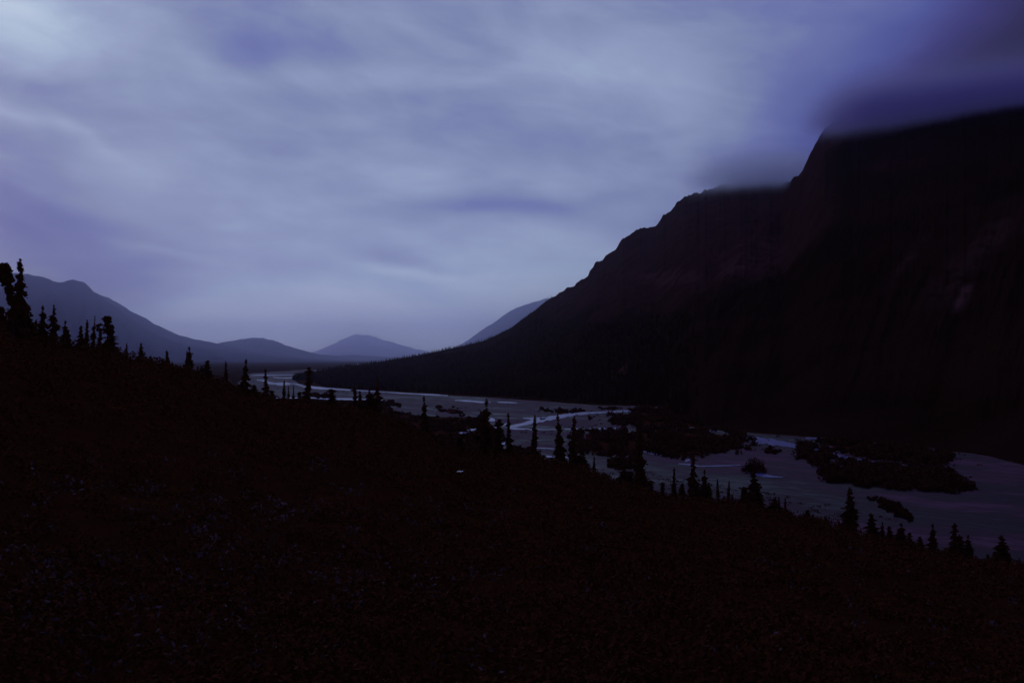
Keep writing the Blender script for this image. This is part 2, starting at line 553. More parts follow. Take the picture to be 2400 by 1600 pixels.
GRAVEL = [(572, 884), (588, 875), (640, 871), (715, 866), (770, 865), (815, 865), (815, 870), (760, 876), (735, 884), (690, 889), (700, 898), (745, 908), (830, 914), (900, 918),
          (1000, 923), (1065, 927), (1125, 930), (1260, 939), (1390, 949), (1470, 951), (1550, 953), (1555, 955), (1500, 959), (1500, 985), (1640, 1003), (1700, 1010), (1760, 1014),
          (1900, 1024), (2000, 1031), (2060, 1038), (2130, 1043), (2180, 1048), (2230, 1058), (2300, 1064), (2400, 1090), (2600, 1120), (2900, 1150), (2900, 1420), (2400, 1420), (1800, 1260), (1400, 1130),
          (1180, 1052), (1176, 1030), (1166, 1004), (1130, 978), (1036, 977), (974, 972), (923, 961), (893, 951), (829, 938), (717, 932), (640, 931), (585, 915), (556, 898)]
gr = link("gravel_flats", poly_mesh("gravel_flats", GRAVEL, -H + 0.10, 7, 1.0), M_GRAVEL)
tag(gr, "pale braided gravel flats of the river across the valley floor", kind='structure')

CHANNELS = [  # px polyline with half thickness in the photograph's pixels (vertical)
    ([(1196, 1000, 3), (1225, 994, 4), (1250, 987, 5), (1280, 981, 5), (1312, 976, 4.5), (1337, 971, 3.5), (1370, 968, 2.5), (1410, 966, 1.8), (1450, 964, 2.2), (1490, 962, 3)]),
    ([(1225, 979, 0.6), (1250, 981, 2.5), (1280, 980, 3)]),
    ([(1190, 1002, 1), (1204, 1004, 1.6), (1240, 1006, 1.5), (1280, 1006, 0.7), (1350, 1005, 1.0), (1400, 1004, 1.6), (1448, 1003, 1.6)]),
    ([(1255, 1049, 0.6), (1275, 1050, 1.2), (1300, 1051, 0.6)]),
    ([(1066, 938, 1.0), (1095, 939, 1.8), (1128, 942, 1.6), (1150, 942, 0.6)]),
    ([(1166, 942, 1), (1190, 943, 1.9), (1212, 944, 1.0)]),
    ([(640, 932, 0.8), (717, 932, 1.4), (770, 934, 1.5), (822, 935, 2.0), (850, 936, 1.6), (895, 938, 1.2), (925, 940, 0.8)]),
    ([(602, 890, 1.0), (615, 891, 1.4), (632, 897, 2.0), (655, 900, 3.0), (690, 899, 1.8), (714, 905, 2.6), (736, 908, 3.0), (760, 910, 2.2), (830, 914, 1.0), (900, 918, 0.8), (960, 922, 1.2), (1020, 925, 1.6), (1050, 927, 1.0)]),
    ([(636, 898, 1.5), (670, 897, 1.4), (700, 901, 1.6), (720, 905, 1.4)]),
    ([(640, 884, 0.7), (666, 886, 0.9), (690, 885, 1.0), (712, 883, 1.6), (722, 884, 0.6)]),
    ([(588, 880, 0.5), (605, 879, 1.0), (640, 879, 0.8), (690, 878, 0.5)]),
    ([(722, 868.6, 0.5), (742, 870, 1.5), (765, 869.5, 1.1), (790, 868.5, 0.9), (814, 867.5, 0.7)]),
    ([(832, 853.4, 0.4), (840, 853.4, 0.7), (848, 853.4, 0.4)]),
    ([(1740, 1024, 4), (1765, 1030, 7), (1800, 1034, 6.5), (1840, 1040, 5.5), (1880, 1047, 5), (1905, 1051, 3), (1950, 1063, 5), (1975, 1072, 5), (2000, 1076, 3), (2050, 1082, 2), (2137, 1098, 1.2)]),
    ([(1506, 1057, 1.5), (1520, 1060, 3), (1540, 1064, 1)]),
    ([(1590, 1086, 0.8), (1614, 1088, 1.6), (1640, 1092, 1.6), (1690, 1091, 1.4), (1735, 1089, 0.8)]),
    ([(1605, 1080, 2), (1618, 1076, 4), (1630, 1072, 1)]),
    ([(1755, 1109, 2), (1785, 1112, 3.5), (1810, 1116, 2.5), (1835, 1118, 0.8)]),
    ([(1888, 1026, 1.8), (1915, 1027, 2.2), (1943, 1028, 0.8)]),
    ([(1655, 1007, 1.5), (1670, 1009, 2.5), (1685, 1010, 0.8)]),
    ([(1056, 1028, 1.0), (1063, 1020, 1.5), (1080, 1014, 2.4), (1096, 1010, 3.0), (1109, 1006, 2.4), (1116, 1005, 0.8)]),
    ([(1166, 1044, 1.5), (1180, 1040, 3), (1192, 1036, 1)]),
    ([(1144, 983, 2.0), (1152, 983, 4.5), (1160, 984, 2.0)]), ([(1175, 996, 1), (1184, 994, 2.5), (1192, 993, 1)]), ([(1156, 1001, 1.0), (1160, 1002, 1.8), (1164, 1002, 0.8)]),
    ([(1272, 1070, 1), (1284, 1069, 2.5), (1300, 1070, 1.5)]), ([(1322, 1072, 1.5), (1328, 1072, 3), (1334, 1072, 1)]), ([(1345, 1072, 1), (1354, 1071, 2), (1362, 1072, 0.8)]),
    ([(1926, 1106, 1), (1934, 1112, 2), (1940, 1115, 1)]),
    ([(2190, 1092, 1), (2208, 1092, 1.8), (2230, 1093, 0.8)]),
]
Vw, Fw = [], []
for ch in CHANNELS:
    px = np.array([c[0] for c in ch], float)
    tt = np.arange(len(ch))
    ts = np.linspace(0, len(ch) - 1, max(8, int((px.max() - px.min()) / 4)))
    cx, cyy, ch_ = np.interp(ts, tt, px), np.interp(ts, tt, [c[1] for c in ch]), np.interp(ts, tt, [c[2] for c in ch])
    b0 = len(Vw)
    for q in range(len(ts)):
        jt = mnoise.fractal(Vector((cx[q] * 0.07, cyy[q] * 0.2, 4.0)), 0.9, 2.0, 3)
        hw = ch_[q] * (1.0 + 0.45 * jt)
        Vw.append(on_flat(cx[q], cyy[q] - hw + 0.4 * jt, -H + 0.22))
        Vw.append(on_flat(cx[q], cyy[q] + hw + 0.4 * jt, -H + 0.22))
        if q:
            i = b0 + 2 * q
            Fw.append((i - 2, i - 1, i + 1, i))
rv = link("river", mesh_np("river", [tuple(p) for p in Vw], Fw), M_WATER)
tag(rv, "shining braided river channels threading the gravel flats", kind='structure')

# ------------------------------------------------------------------ leaves


def leaf_soup(C, R, n_per, size, flat=0.7, rng=RNG):
    """quads scattered in the upper half of ellipsoids: C (k,3) bases, R (k,3) radii; size (k,) leaf length"""
    k = len(C)
    n = k * n_per
    idx = np.repeat(np.arange(k), n_per)
    dirs = rng.normal(size=(n, 3))
    dirs /= np.linalg.norm(dirs, axis=1)[:, None]
    dirs[:, 2] = np.abs(dirs[:, 2]) * 1.15 - 0.15
    rad = rng.uniform(0.35, 1.0, n) ** 0.6
    P = C[idx] + dirs * rad[:, None] * R[idx]
    a = rng.normal(size=(n, 3))
    a /= np.linalg.norm(a, axis=1)[:, None]
    b = np.cross(a, rng.normal(size=(n, 3)))
    b /= np.linalg.norm(b, axis=1)[:, None]
    s = size[idx] * rng.uniform(0.6, 1.3, n)
    a = a * s[:, None]
    b = b * s[:, None] * 0.5
    Vv = np.stack([P - a, P - b * 0.9, P + a, P + b], 1).reshape(-1, 3)
    Ff = np.arange(n * 4).reshape(-1, 4)
    return Vv, Ff


def inside(px, py, poly):
    c = False
    j = len(poly) - 1
    for i in range(len(poly)):
        xi, yi = poly[i]
        xj, yj = poly[j]
        if (yi > py) != (yj > py) and px < (xj - xi) * (py - yi) / (yj - yi) + xi:
            c = not c
        j = i
    return c


ISLANDS = [  # polygon, scrub height, label
    ([(732, 928), (738, 924), (752, 922), (768, 923), (773, 928), (760, 931), (740, 931)], 2.0, "small oval scrub island beyond the tall spruce at the river bend"),
    ([(858, 941), (880, 940), (910, 942), (932, 944), (937, 948), (925, 951), (890, 950), (858, 948)], 2.5, "long low scrub island touching the tall narrow spruce"),
    ([(1035, 962), (1045, 959), (1060, 957), (1073, 958), (1074, 963), (1060, 966), (1042, 966)], 1.6, "lone scrub patch on open gravel near the left bank"),
    ([(1268, 963), (1280, 960), (1290, 961), (1292, 966), (1280, 967)], 1.2, "tiny scrub tuft above the bright channel"),
    ([(1301, 968), (1312, 963), (1340, 961), (1372, 962), (1380, 964), (1350, 967), (1325, 970), (1305, 971)], 1.4, "scrub strip lying along the bright channel's upper edge"),
    ([(1404, 956), (1420, 954), (1445, 954), (1452, 957), (1435, 959), (1410, 959)], 1.4, "thin scrub strip under the mountain's foot"),
    ([(1378, 981), (1384, 978), (1392, 980), (1391, 983), (1382, 984)], 0.9, "small scrub dot on gravel below the bright channel"),
    ([(1430, 986), (1436, 979), (1450, 977), (1475, 972), (1492, 964), (1505, 960), (1560, 957), (1620, 985), (1640, 1002), (1560, 1000), (1500, 996), (1450, 995), (1434, 992)], 3.0, "broad scrub tongue spreading from the mountain's foot"),
    ([(1348, 1012), (1362, 1010), (1400, 1013), (1448, 1009), (1470, 1004), (1540, 1004), (1650, 1007), (1700, 1012), (1745, 1019), (1765, 1035), (1770, 1045), (1745, 1055), (1690, 1062), (1640, 1068), (1600, 1078), (1560, 1072), (1540, 1066), (1500, 1057), (1480, 1070), (1430, 1069), (1366, 1066), (1350, 1050), (1342, 1030)], 3.0, "largest dark scrub island in mid river"),
    ([(1434, 1080), (1445, 1077), (1480, 1079), (1494, 1084), (1492, 1094), (1480, 1102), (1450, 1100), (1432, 1092)], 1.8, "scrub clump beside the tallest mid-river spruce"),
    ([(1870, 1056), (1880, 1046), (1905, 1044), (1930, 1052), (1946, 1066), (1950, 1085), (1925, 1092), (1890, 1084), (1872, 1072)], 3.0, "rounded scrub head at the upstream end of the long island"),
    ([(1918, 1036), (1940, 1032), (2060, 1040), (2130, 1050), (2215, 1062), (2232, 1074), (2225, 1086), (2190, 1088), (2120, 1084), (2050, 1076), (1990, 1066), (1950, 1054)], 2.5, "scrub strip under the mountain foot beyond the long island"),
    ([(1912, 1098), (1940, 1088), (1980, 1083), (2040, 1090), (2120, 1098), (2200, 1097), (2238, 1112), (2262, 1132), (2285, 1150), (2230, 1154), (2130, 1150), (2030, 1140), (1960, 1134), (1925, 1122)], 3.0, "long dark scrub island nearest the viewer's slope"),
    ([(2046, 1168), (2086, 1180), (2120, 1203), (2132, 1220), (2098, 1206), (2060, 1184)], 0.8, "scrub wedge below the long island by the slope's edge"),
    ([(1800, 1054), (1818, 1052), (1822, 1058), (1808, 1062), (1790, 1060)], 0.9, "small scrub dash beside the wide dim channel"),
    ([(1700, 984 + 24), (1730, 1010), (1725, 1014), (1702, 1013)], 1.0, "scrub fringe at the foot of the mountain above mid-river"),
    ([(690, 953), (760, 938), (829, 938), (893, 953), (923, 963), (974, 974), (1036, 979), (1110, 978), (1130, 985), (1140, 997), (1125, 1004), (1098, 1002), (1070, 1010), (1052, 1022), (1000, 1050), (900, 1020), (800, 985)], 1.5, "near bank scrub between the slope and the gravel"),
    ([(1060, 1026), (1086, 1019), (1118, 1011), (1150, 1006), (1168, 1012), (1172, 1032), (1160, 1050), (1150, 1075), (1060, 1075), (1040, 1050)], 2.0, "bank scrub inside the small bright side channel"),
    ([(1180, 1050), (1240, 1053), (1256, 1058), (1268, 1072), (1262, 1082), (1180, 1080)], 1.6, "bank scrub below the pair of slim river spruces"),
]
for poly, h, lab in ISLANDS:
    cx_, cy_ = sum(p[0] for p in poly) / len(poly), sum(p[1] for p in poly) / len(poly)
    soil = link("scrub_bank", poly_mesh("scrub_bank", [(cx_ + (p[0] - cx_) * 0.86, cy_ + (p[1] - cy_) * 0.82) for p in poly], -H + 0.16, 5, 2.6), M_SCRUBSOIL)
    tag(soil, lab.replace("scrub", "earth bank under scrub", 1)[:90], kind='structure')
    x0, x1 = min(p[0] for p in poly), max(p[0] for p in poly)
    y0, y1 = min(p[1] for p in poly), max(p[1] for p in poly)
    C = []
    tries = 0
    want = int(min(1500, 30 + (x1 - x0) * (y1 - y0) * 0.16))
    while len(C) < want and tries < want * 6:
        tries += 1
        qx, qy = random.uniform(x0 - 12, x1 + 12), random.uniform(y0 - 4, y1 + 4)
        wob = mnoise.fractal(Vector((qx * 0.05, qy * 0.14, 8.0)), 0.9, 2.0, 4)
        if inside(qx + wob * 26 + random.gauss(0, 5), qy + wob * 8.0 + random.gauss(0, 1.6), poly) and mnoise.noise(Vector((qx * 0.03, qy * 0.09, 2.0))) > -0.16:
            p = on_flat(qx, qy)
            C.append((p.x, p.y, -H + 0.16))
    C = np.array(C)
    dist = np.linalg.norm(C[:, :2], axis=1)
    hh = h * 0.62 * RNG.uniform(0.35, 1.2, len(C)) * np.where(RNG.random(len(C)) < 0.06, 1.5, 1.0)
    R = np.stack([hh * 0.9, hh * 0.9, hh], 1)
    R[:, :2] *= np.clip(dist / 600, 0.7, 1.6)[:, None]
    Vv, Ff = leaf_soup(C, R, 26, 0.22 + dist * 0.0006)
    tag(link("scrub", mesh_np("scrub", Vv, Ff), M_SCRUB), lab, kind='stuff')

# loose tufts and driftwood-like scrub dots strewn on the gravel
C = []
while len(C) < 420:
    qx, qy = random.uniform(640, 2300), random.uniform(895, 1230)
    p = on_flat(qx, qy)
    if inside(qx, qy, GRAVEL) and mnoise.noise(Vector((p.x * 0.012, p.y * 0.006, 0))) > 0.12:
        C.append((p.x, p.y, -H + 0.1))
C = np.array(C)
dist = np.linalg.norm(C[:, :2], axis=1)
hh = RNG.uniform(0.2, 0.8, len(C))
Vv, Ff = leaf_soup(C, np.stack([hh * 2.2, hh * 2.2, hh], 1), 14, 0.12 + dist * 0.0004)
tag(link("scrub", mesh_np("scrub", Vv, Ff), M_SCRUB), "scattered low tufts strewn over the open gravel", kind='stuff')

# ------------------------------------------------------------------ near hillside
EDGE = [(-1500, 660, 55), (-400, 690, 60), (0, 745, 72), (70, 790, 82), (150, 808, 95), (265, 832, 112), (350, 848, 126), (440, 872, 145), (520, 900, 160), (575, 924, 170), (640, 934, 180),
        (715, 942, 195), (850, 958, 205), (920, 980, 210), (1000, 1022, 212), (1060, 1052, 212), (1135, 1062, 212), (1250, 1073, 205), (1350, 1096, 195), (1470, 1140, 182), (1530, 1160, 178),
        (1640, 1172, 168), (1740, 1184, 162), (1830, 1206, 158), (1940, 1230, 153), (2040, 1256, 148), (2140, 1285, 143), (2250, 1308, 138), (2400, 1330, 132), (2900, 1370, 125), (4200, 1400, 120)]
e_az = np.arctan((np.array([e[0] for e in EDGE]) - 1200) / F)
e_sl = (843 - np.array([e[1] for e in EDGE])) / F * np.cos(e_az)     # slope along the azimuth
e_D = np.array([e[2] for e in EDGE]) / np.cos(e_az)
e_az = np.concatenate([[-math.pi, -1.6], e_az, [1.6, math.pi]])
e_sl = np.concatenate([[0.03, 0.10], e_sl, [-0.08, 0.03]])
e_D = np.concatenate([[90, 60], e_D, [110, 90]])


def ground_z(a, r, bumps=True):
    sl = np.interp(a, e_az, e_sl)
    D = np.interp(a, e_az, e_D)
    m = (sl * D + 3.5) / (D - 9.0)
    z = -3.5 + m * (r - 9.0)
    if r < 9.0:
        z = -3.5 + (9.0 - r) / 9.0 * 1.8
    if r > D:
        q = r - D
        z -= q * q * 0.006 + q * 0.05
    if bumps:
        x, y = r * math.sin(a), r * math.cos(a)
        amp = min(1.0, r / 25.0)
        b = 0.9 * mnoise.fractal(Vector((x * 0.05, y * 0.05, 3.0)), 0.9, 2.0, 3) + 0.25 * mnoise.noise(Vector((x * 0.4, y * 0.4, 1.0)))
        edge = 1.0 - 0.65 * math.exp(-((r - D) / (0.25 * D)) ** 2)
        z += b * amp * edge
    return max(z, -H - 0.6)


azs = np.concatenate([np.linspace(-math.pi, -0.62, 40)[:-1], np.linspace(-0.62, 0.62, 260), np.linspace(0.62, math.pi, 40)[1:]])
rs = np.concatenate([[0.8, 2.5, 5, 7.5], np.geomspace(9, 330, 110)])
Vh = np.zeros((len(rs), len(azs), 3))
for i, a in enumerate(azs):
    for j, r in enumerate(rs):
        Vh[j, i] = (r * math.sin(a), r * math.cos(a), ground_z(a, r))
hs = link("hillside", mesh_np("hillside", Vh.reshape(-1, 3), grid_faces(len(rs), len(azs)), True), M_TUNDRA)
tag(hs, "near hillside of dark tundra falling toward the river", kind='structure')

# undergrowth of dwarf birch and willow over the hillside
def undergrowth(n, rmin, rmax, hscale, n_per, name, label, mat, azr=(-0.60, 0.60), keep=None):
    C, S = [], []
    while len(C) < n:
        a = random.uniform(*azr)
        r = math.exp(random.uniform(math.log(rmin), math.log(rmax)))
        D = np.interp(a, e_az, e_D)
        if r > D * 1.12:
            continue
        if keep is not None and not keep(a, r):
            continue
        C.append((r * math.sin(a), r * math.cos(a), ground_z(a, r) - 0.05))
        S.append(r)
    C, S = np.array(C), np.array(S)
    hh = hscale * RNG.uniform(0.5, 1.2, n) * np.clip(S / 60, 0.55, 1.25)
    R = np.stack([hh * 1.1, hh * 1.1, hh], 1)
    Vv, Ff = leaf_soup(C, R, n_per, 0.030 + S * 0.0011)
    tag(link(name, mesh_np(name, Vv, Ff), mat), label, kind='stuff')


undergrowth(7500, 8, 225, 0.85, 40, "undergrowth", "dense dark dwarf shrubs covering the near hillside", M_SHRUB)


def pale_place(a, r):
    px = 1200 + F * math.tan(a)
    py = 843 - F * ground_z(a, r, False) / (r * math.cos(a))
    if not (py > 1060):
        return False
    w = math.exp(-((px - 420) / 420) ** 2 - ((py - 1290) / 190) ** 2) + 0.10
    return random.random() < w


undergrowth(330, 9, 60, 0.75, 16, "undergrowth", "sparse paler willow sprays dotting the dark near hillside", M_PALE, keep=pale_place)

# ------------------------------------------------------------------ spruces


def spruce_crown(seed, width, profile, whorls, bare=0.04, flag=0.0):
    """crown of unit height; width is the half width; each branch a ragged drooping spray"""
    r = random.Random(seed)
    V, Fc = [], []

    def tri(a, b, c):
        i = len(V)
        V.extend((a, b, c))
        Fc.append((i, i + 1, i + 2))
    for k in range(whorls):
        h = bare + (0.985 - bare) * (k / (whorls - 1.0)) ** 0.92
        if 2 < k < whorls - 4 and r.random() < 0.10:
            continue
        R = width * profile(h) * r.uniform(0.60, 1.25)
        nb = max(4, int(8 * (1 - 0.45 * h)))
        a0 = r.uniform(0, 6.28)
        for q in range(nb):
            if r.random() < 0.08:
                continue
            a = a0 + q * 6.283 / nb + r.uniform(-0.35, 0.35)
            L = R * r.uniform(0.55, 1.12)
            if flag and h > 0.75 and math.cos(a) < 0:
                L *= 0.4
            droop = r.uniform(0.25, 0.75) * (0.5 + 0.5 * (1 - h))
            hh = h + r.uniform(-0.012, 0.012)
            ca, sa = math.cos(a), math.sin(a)
            base = Vector((0, 0, hh))
            mid = Vector((ca * L * 0.55, sa * L * 0.55, hh - droop * L * 0.35))
            tip = Vector((ca * L, sa * L, hh - droop * L * 0.6 + 0.12 * L))
            side = Vector((-sa, ca, 0))
            wd = L * r.uniform(0.28, 0.45) + 0.004
            hang = Vector((0, 0, -r.uniform(0.018, 0.036)))
            tri(base + side * wd * 0.4, base - side * wd * 0.4, mid + side * wd)
            tri(base - side * wd * 0.4, mid - side * wd, mid + side * wd)
            tri(mid + side * wd, mid - side * wd, tip)
            tri(base + Vector((0, 0, 0.012)), mid + hang, tip)
            tri(base + Vector((0, 0, 0.012)), base + hang, mid + hang)
            for e in range(4):
                f = r.uniform(0.3, 1.0)
                p = base.lerp(tip, f) + Vector((0, 0, -droop * L * 0.15))
                sd = side * r.choice((-1, 1))
                tri(p, p + sd * wd * 1.3 + Vector((ca, sa, 0)) * wd * 0.5 + hang * 0.8, p + Vector((ca, sa, 0)) * wd * 0.7 + hang * 0.3)
    # leader shoot
    tri(Vector((0.004, 0, 0.96)), Vector((-0.004, 0, 0.96)), Vector((0, 0, 1.0)))
    tri(Vector((0, 0.004, 0.96)), Vector((0, -0.004, 0.96)), Vector((0, 0, 1.0)))
    return mesh_np("crown", [tuple(p) for p in V], Fc)


def trunk_mesh(r0, n=7):
    V, Fc = [], []
    levels = [(-0.05, 1.15), (0.0, 1.0), (0.3, 0.75), (0.7, 0.38), (0.97, 0.08)]
    for z, s in levels:
        for q in range(n):
            a = q * 6.283 / n
            V.append((math.cos(a) * r0 * s, math.sin(a) * r0 * s, z))
    for k in range(len(levels) - 1):
        for q in range(n):
            Fc.append((k * n + q, k * n + (q + 1) % n, (k + 1) * n + (q + 1) % n, (k + 1) * n + q))
    return mesh_np("trunk", V, Fc, True)


cone = lambda h: 0.10 + 0.95 * (1 - h) ** 0.75
column = lambda h: 0.14 + 0.86 * min(1.0, ((1 - h) * 2.0) ** 0.7)
spire = lambda h: 0.22 + 0.78 * (1 - h) ** 1.2
knob = lambda h: 0.35 + 0.5 * (1 - h) + 0.35 * math.exp(-((h - 0.9) / 0.06) ** 2)
CROWNS = [spruce_crown(11, 1.0, cone, 26), spruce_crown(12, 1.0, column, 30), spruce_crown(13, 1.0, spire, 28), spruce_crown(14, 1.0, knob, 26),
          spruce_crown(15, 1.0, cone, 22, 0.03, 1.0), spruce_crown(16, 1.0, spire, 24), spruce_crown(17, 1.0, column, 24)]
TRUNK = trunk_mesh(1.0)
for m_ in CROWNS:
    m_.materials.append(M_SPRUCE)
TRUNK.materials.append(M_BARK)
GROUP = "spruces along the edge of the near slope"


def tree(px, ytop, hw, crown, label, Y=None, base_py=None, group=GROUP, name="spruce_tree"):
    a = math.atan((px - 1200) / F)
    D = float(np.interp(a, e_az, e_D))
    r = D * (0.96 if Y is None else Y)
    x, y = r * math.sin(a), r * math.cos(a)
    z0 = ground_z(a, r) - 0.15
    top = at(px, ytop, y)
    hgt = top.z - z0
    o = bpy.data.objects.new(name, None)
    COL.objects.link(o)
    o.location = (x, y, z0)
    o.rotation_euler = (random.gauss(0, 0.02), random.gauss(0, 0.035), 0)
    tag(o, label, "tree", group)
    w = hw * 1.55 / F * y
    c = link("crown", CROWNS[crown], parent=o)
    c.scale = (w, w, hgt)
    c.rotation_euler = (0, 0, random.uniform(0, 6.28))
    t = link("trunk", TRUNK, parent=o)
    tr = max(0.05, hgt * 0.013)
    t.scale = (tr, tr, hgt)
    return o


TREES = [  # px, top, half width, crown, label, distance factor
    (47, 604, 17, 1, "tallest shaggy column-shaped spruce standing over all its neighbours at the picture's edge", 0.9),
    (26, 742, 22, 0, "broad low spruce crowding the foot of the tallest column-shaped spruce", 0.85),
    (66, 712, 12, 6, "shorter spruce pressed against the flank of the tallest column-shaped spruce", 0.92),
    (98, 714, 13, 0, "pointed spruce next to the tallest column, first of a matching pair", 0.95),
    (123, 713, 15, 4, "second of the matching pointed pair, with a broken shoulder on its branches", 0.95),
    (83, 748, 8, 2, "tiny spruce in the gap between the tallest column and the pointed pair", 0.97),
    (153, 750, 11, 0, "lone small pointed spruce between the pointed pair and the cluster by the club top", 0.97),
    (162, 772, 9, 5, "stubby spruce leaning into the lone small pointed one", 0.98),
    (188, 762, 9, 6, "lowest spruce of the trio beside the club-topped tree", 0.97),
    (201, 748, 8, 2, "middle spruce of the trio beside the club-topped tree", 0.97),
    (217, 739, 8, 4, "tallest spruce of the trio, flag-shaped at its tip, beside the club-topped tree", 0.97),
    (232, 768, 8, 3, "slim spruce half hidden by the club-topped tree's side lobe", 0.99),
    (297, 803, 5, 2, "tiny isolated spruce just past the club-topped tree", 0.99),
    (331, 803, 7, 6, "small isolated spruce, second past the club-topped tree", 0.99),
    (352, 831, 5, 0, "very low spruce tip beside the second isolated spruce", 1.0),
    (393, 820, 8, 2, "slim spruce against the blue mountain's base, midway along the bare rim", 0.99),
    (445, 811, 11, 0, "bushy spruce with a second tip on its shoulder, under the blue mountain", 0.98),
    (437, 822, 7, 5, "second tip growing against the bushy spruce under the blue mountain", 0.99),
    (530, 845, 7, 2, "faint slim spruce just before the river first shows", 0.98),
    (572, 840, 12, 0, "sturdy spruce standing where the far river first appears", 0.97),
    (624, 864, 10, 5, "dark spruce in front of the far bright channels with branches on one flank", 0.97),
    (666, 889, 6, 2, "thin spruce between two far bright channels", 0.98),
    (677, 903, 4, 2, "short thin spire beside the thin spruce at the far channels", 0.99),
    (688, 903, 4, 5, "second short spire beside the thin spruce at the far channels", 0.99),
    (719, 860, 12, 3, "bold spruce with a full top crossing the river bend", 0.97),
    (703, 918, 9, 3, "squat shrubby spruce at the foot of the bold river-bend one", 1.0),
    (835, 908, 8, 3, "small spruce in front of the pale gravel by the low scrub island", 0.98),
    (847, 926, 4, 2, "sapling just past the small spruce by the low scrub island", 1.0),
    (884, 885, 10, 6, "tall narrow dark spruce touching the long low scrub island", 0.97),
    (997, 926, 11, 0, "well shaped conical spruce alone against open gravel", 0.98),
    (1138, 932, 17, 0, "largest conical spruce in mid slope, side branches jutting over the gravel", 0.93),
    (1128, 962, 20, 4, "ragged spruce merged into the largest conical one", 0.95),
    (1166, 982, 14, 3, "rounded bushy spruce between the largest conical one and the river spire", 0.96),
    (1194, 966, 11, 5, "spruce standing at the lower end of the bright channel", 0.97),
    (1251, 970, 11, 2, "very slender spire crossing the middle of the bright channel", 0.97),
    (1314, 968, 13, 0, "taller of two close spruces over the bright channel", 0.96),
    (1341, 974, 10, 6, "shorter of two close spruces over the bright channel", 0.97),
    (1361, 1060, 7, 2, "short spire at the feet of the two close spruces", 0.99),
    (1392, 1070, 7, 5, "low spruce in front of the largest scrub island's bank", 0.99),
    (1499, 980, 12, 6, "tallest straight spruce in front of the largest scrub island", 0.95),
    (1504, 1085, 17, 4, "bulging lower spruce clinging to the tallest straight one", 0.96),
    (1525, 1125, 13, 3, "blunt little spruce on the pale gravel beyond the tallest straight one", 0.99),
    (1552, 1130, 9, 3, "tiny blunt spruce before the tapering gravel-edge three", 1.0),
    (1578, 1094, 8, 2, "first of three tapering spruces on the pale lower gravel", 0.97),
    (1623, 1064, 11, 6, "middle and tallest of three tapering spruces on the pale lower gravel", 0.96),
    (1651, 1099, 11, 0, "last of three tapering spruces on the pale lower gravel", 0.97),
    (1597, 1140, 8, 3, "shrubby spruce low between the tapering three", 1.0),
    (1682, 1121, 6, 2, "faint thin spruce past the tapering three", 0.98),
    (1706, 1125, 6, 2, "thin straight spruce halfway to the stout round-headed one", 0.98),
    (1742, 1140, 12, 3, "low spruce leaning toward the stout round-headed one", 0.99),
    (1771, 1102, 16, 1, "stout round-headed spruce below the round willow", 0.96),
    (1825, 1163, 6, 2, "first of two small spires past the stout round-headed spruce", 0.98),
    (1840, 1166, 7, 5, "second of two small spires past the stout round-headed spruce", 0.98),
    (1989, 1140, 15, 1, "dark stout spruce standing by the scrub wedge below the long island", 0.95),
    (2065, 1222, 8, 0, "short spruce a little past the scrub wedge", 0.99),
    (2183, 1226, 12, 0, "conical spruce first of the faint ones toward the dark corner", 0.98),
    (2234, 1224, 13, 6, "taller blunt spruce second of the faint ones toward the dark corner", 0.97),
    (2268, 1252, 11, 0, "pointed spruce third of the faint ones toward the dark corner", 0.98),
    (2346, 1254, 17, 1, "wide dark spruce last of the faint ones toward the dark corner", 0.96),
]
for px, yt, hw, cr, lab, fy in TREES:
    tree(px, yt, hw, cr, lab, fy)
# indistinct small spruces of the ragged lower fringe
FR = "small spruces of the ragged fringe"
for px0, px1, n in ((1760, 1990, 18), (2000, 2400, 36), (1380, 1740, 20), (1130, 1390, 8), (560, 1130, 22), (40, 290, 26), (300, 560, 10)):
    q = 0
    while q < n:
        pc = random.uniform(px0, px1)
        for _ in range(random.choice((1, 1, 2, 3))):      # ones and close twos and threes
            px = min(max(pc + random.gauss(0, 9), px0), px1)
            py = np.interp(px, [e[0] for e in EDGE], [e[1] for e in EDGE])
            hgt_px = 9 + min(45, random.expovariate(1 / 13.0))
            tree(px, py - hgt_px, random.uniform(0.16, 0.42) * hgt_px + 2.0, random.choice((0, 1, 2, 3, 4, 5, 6)),
                 "small indistinct dark spruce in the ragged fringe where slope meets river or sky", random.uniform(0.96, 1.03), group=FR)
            q += 1

# two trees with rounded, knotted tops


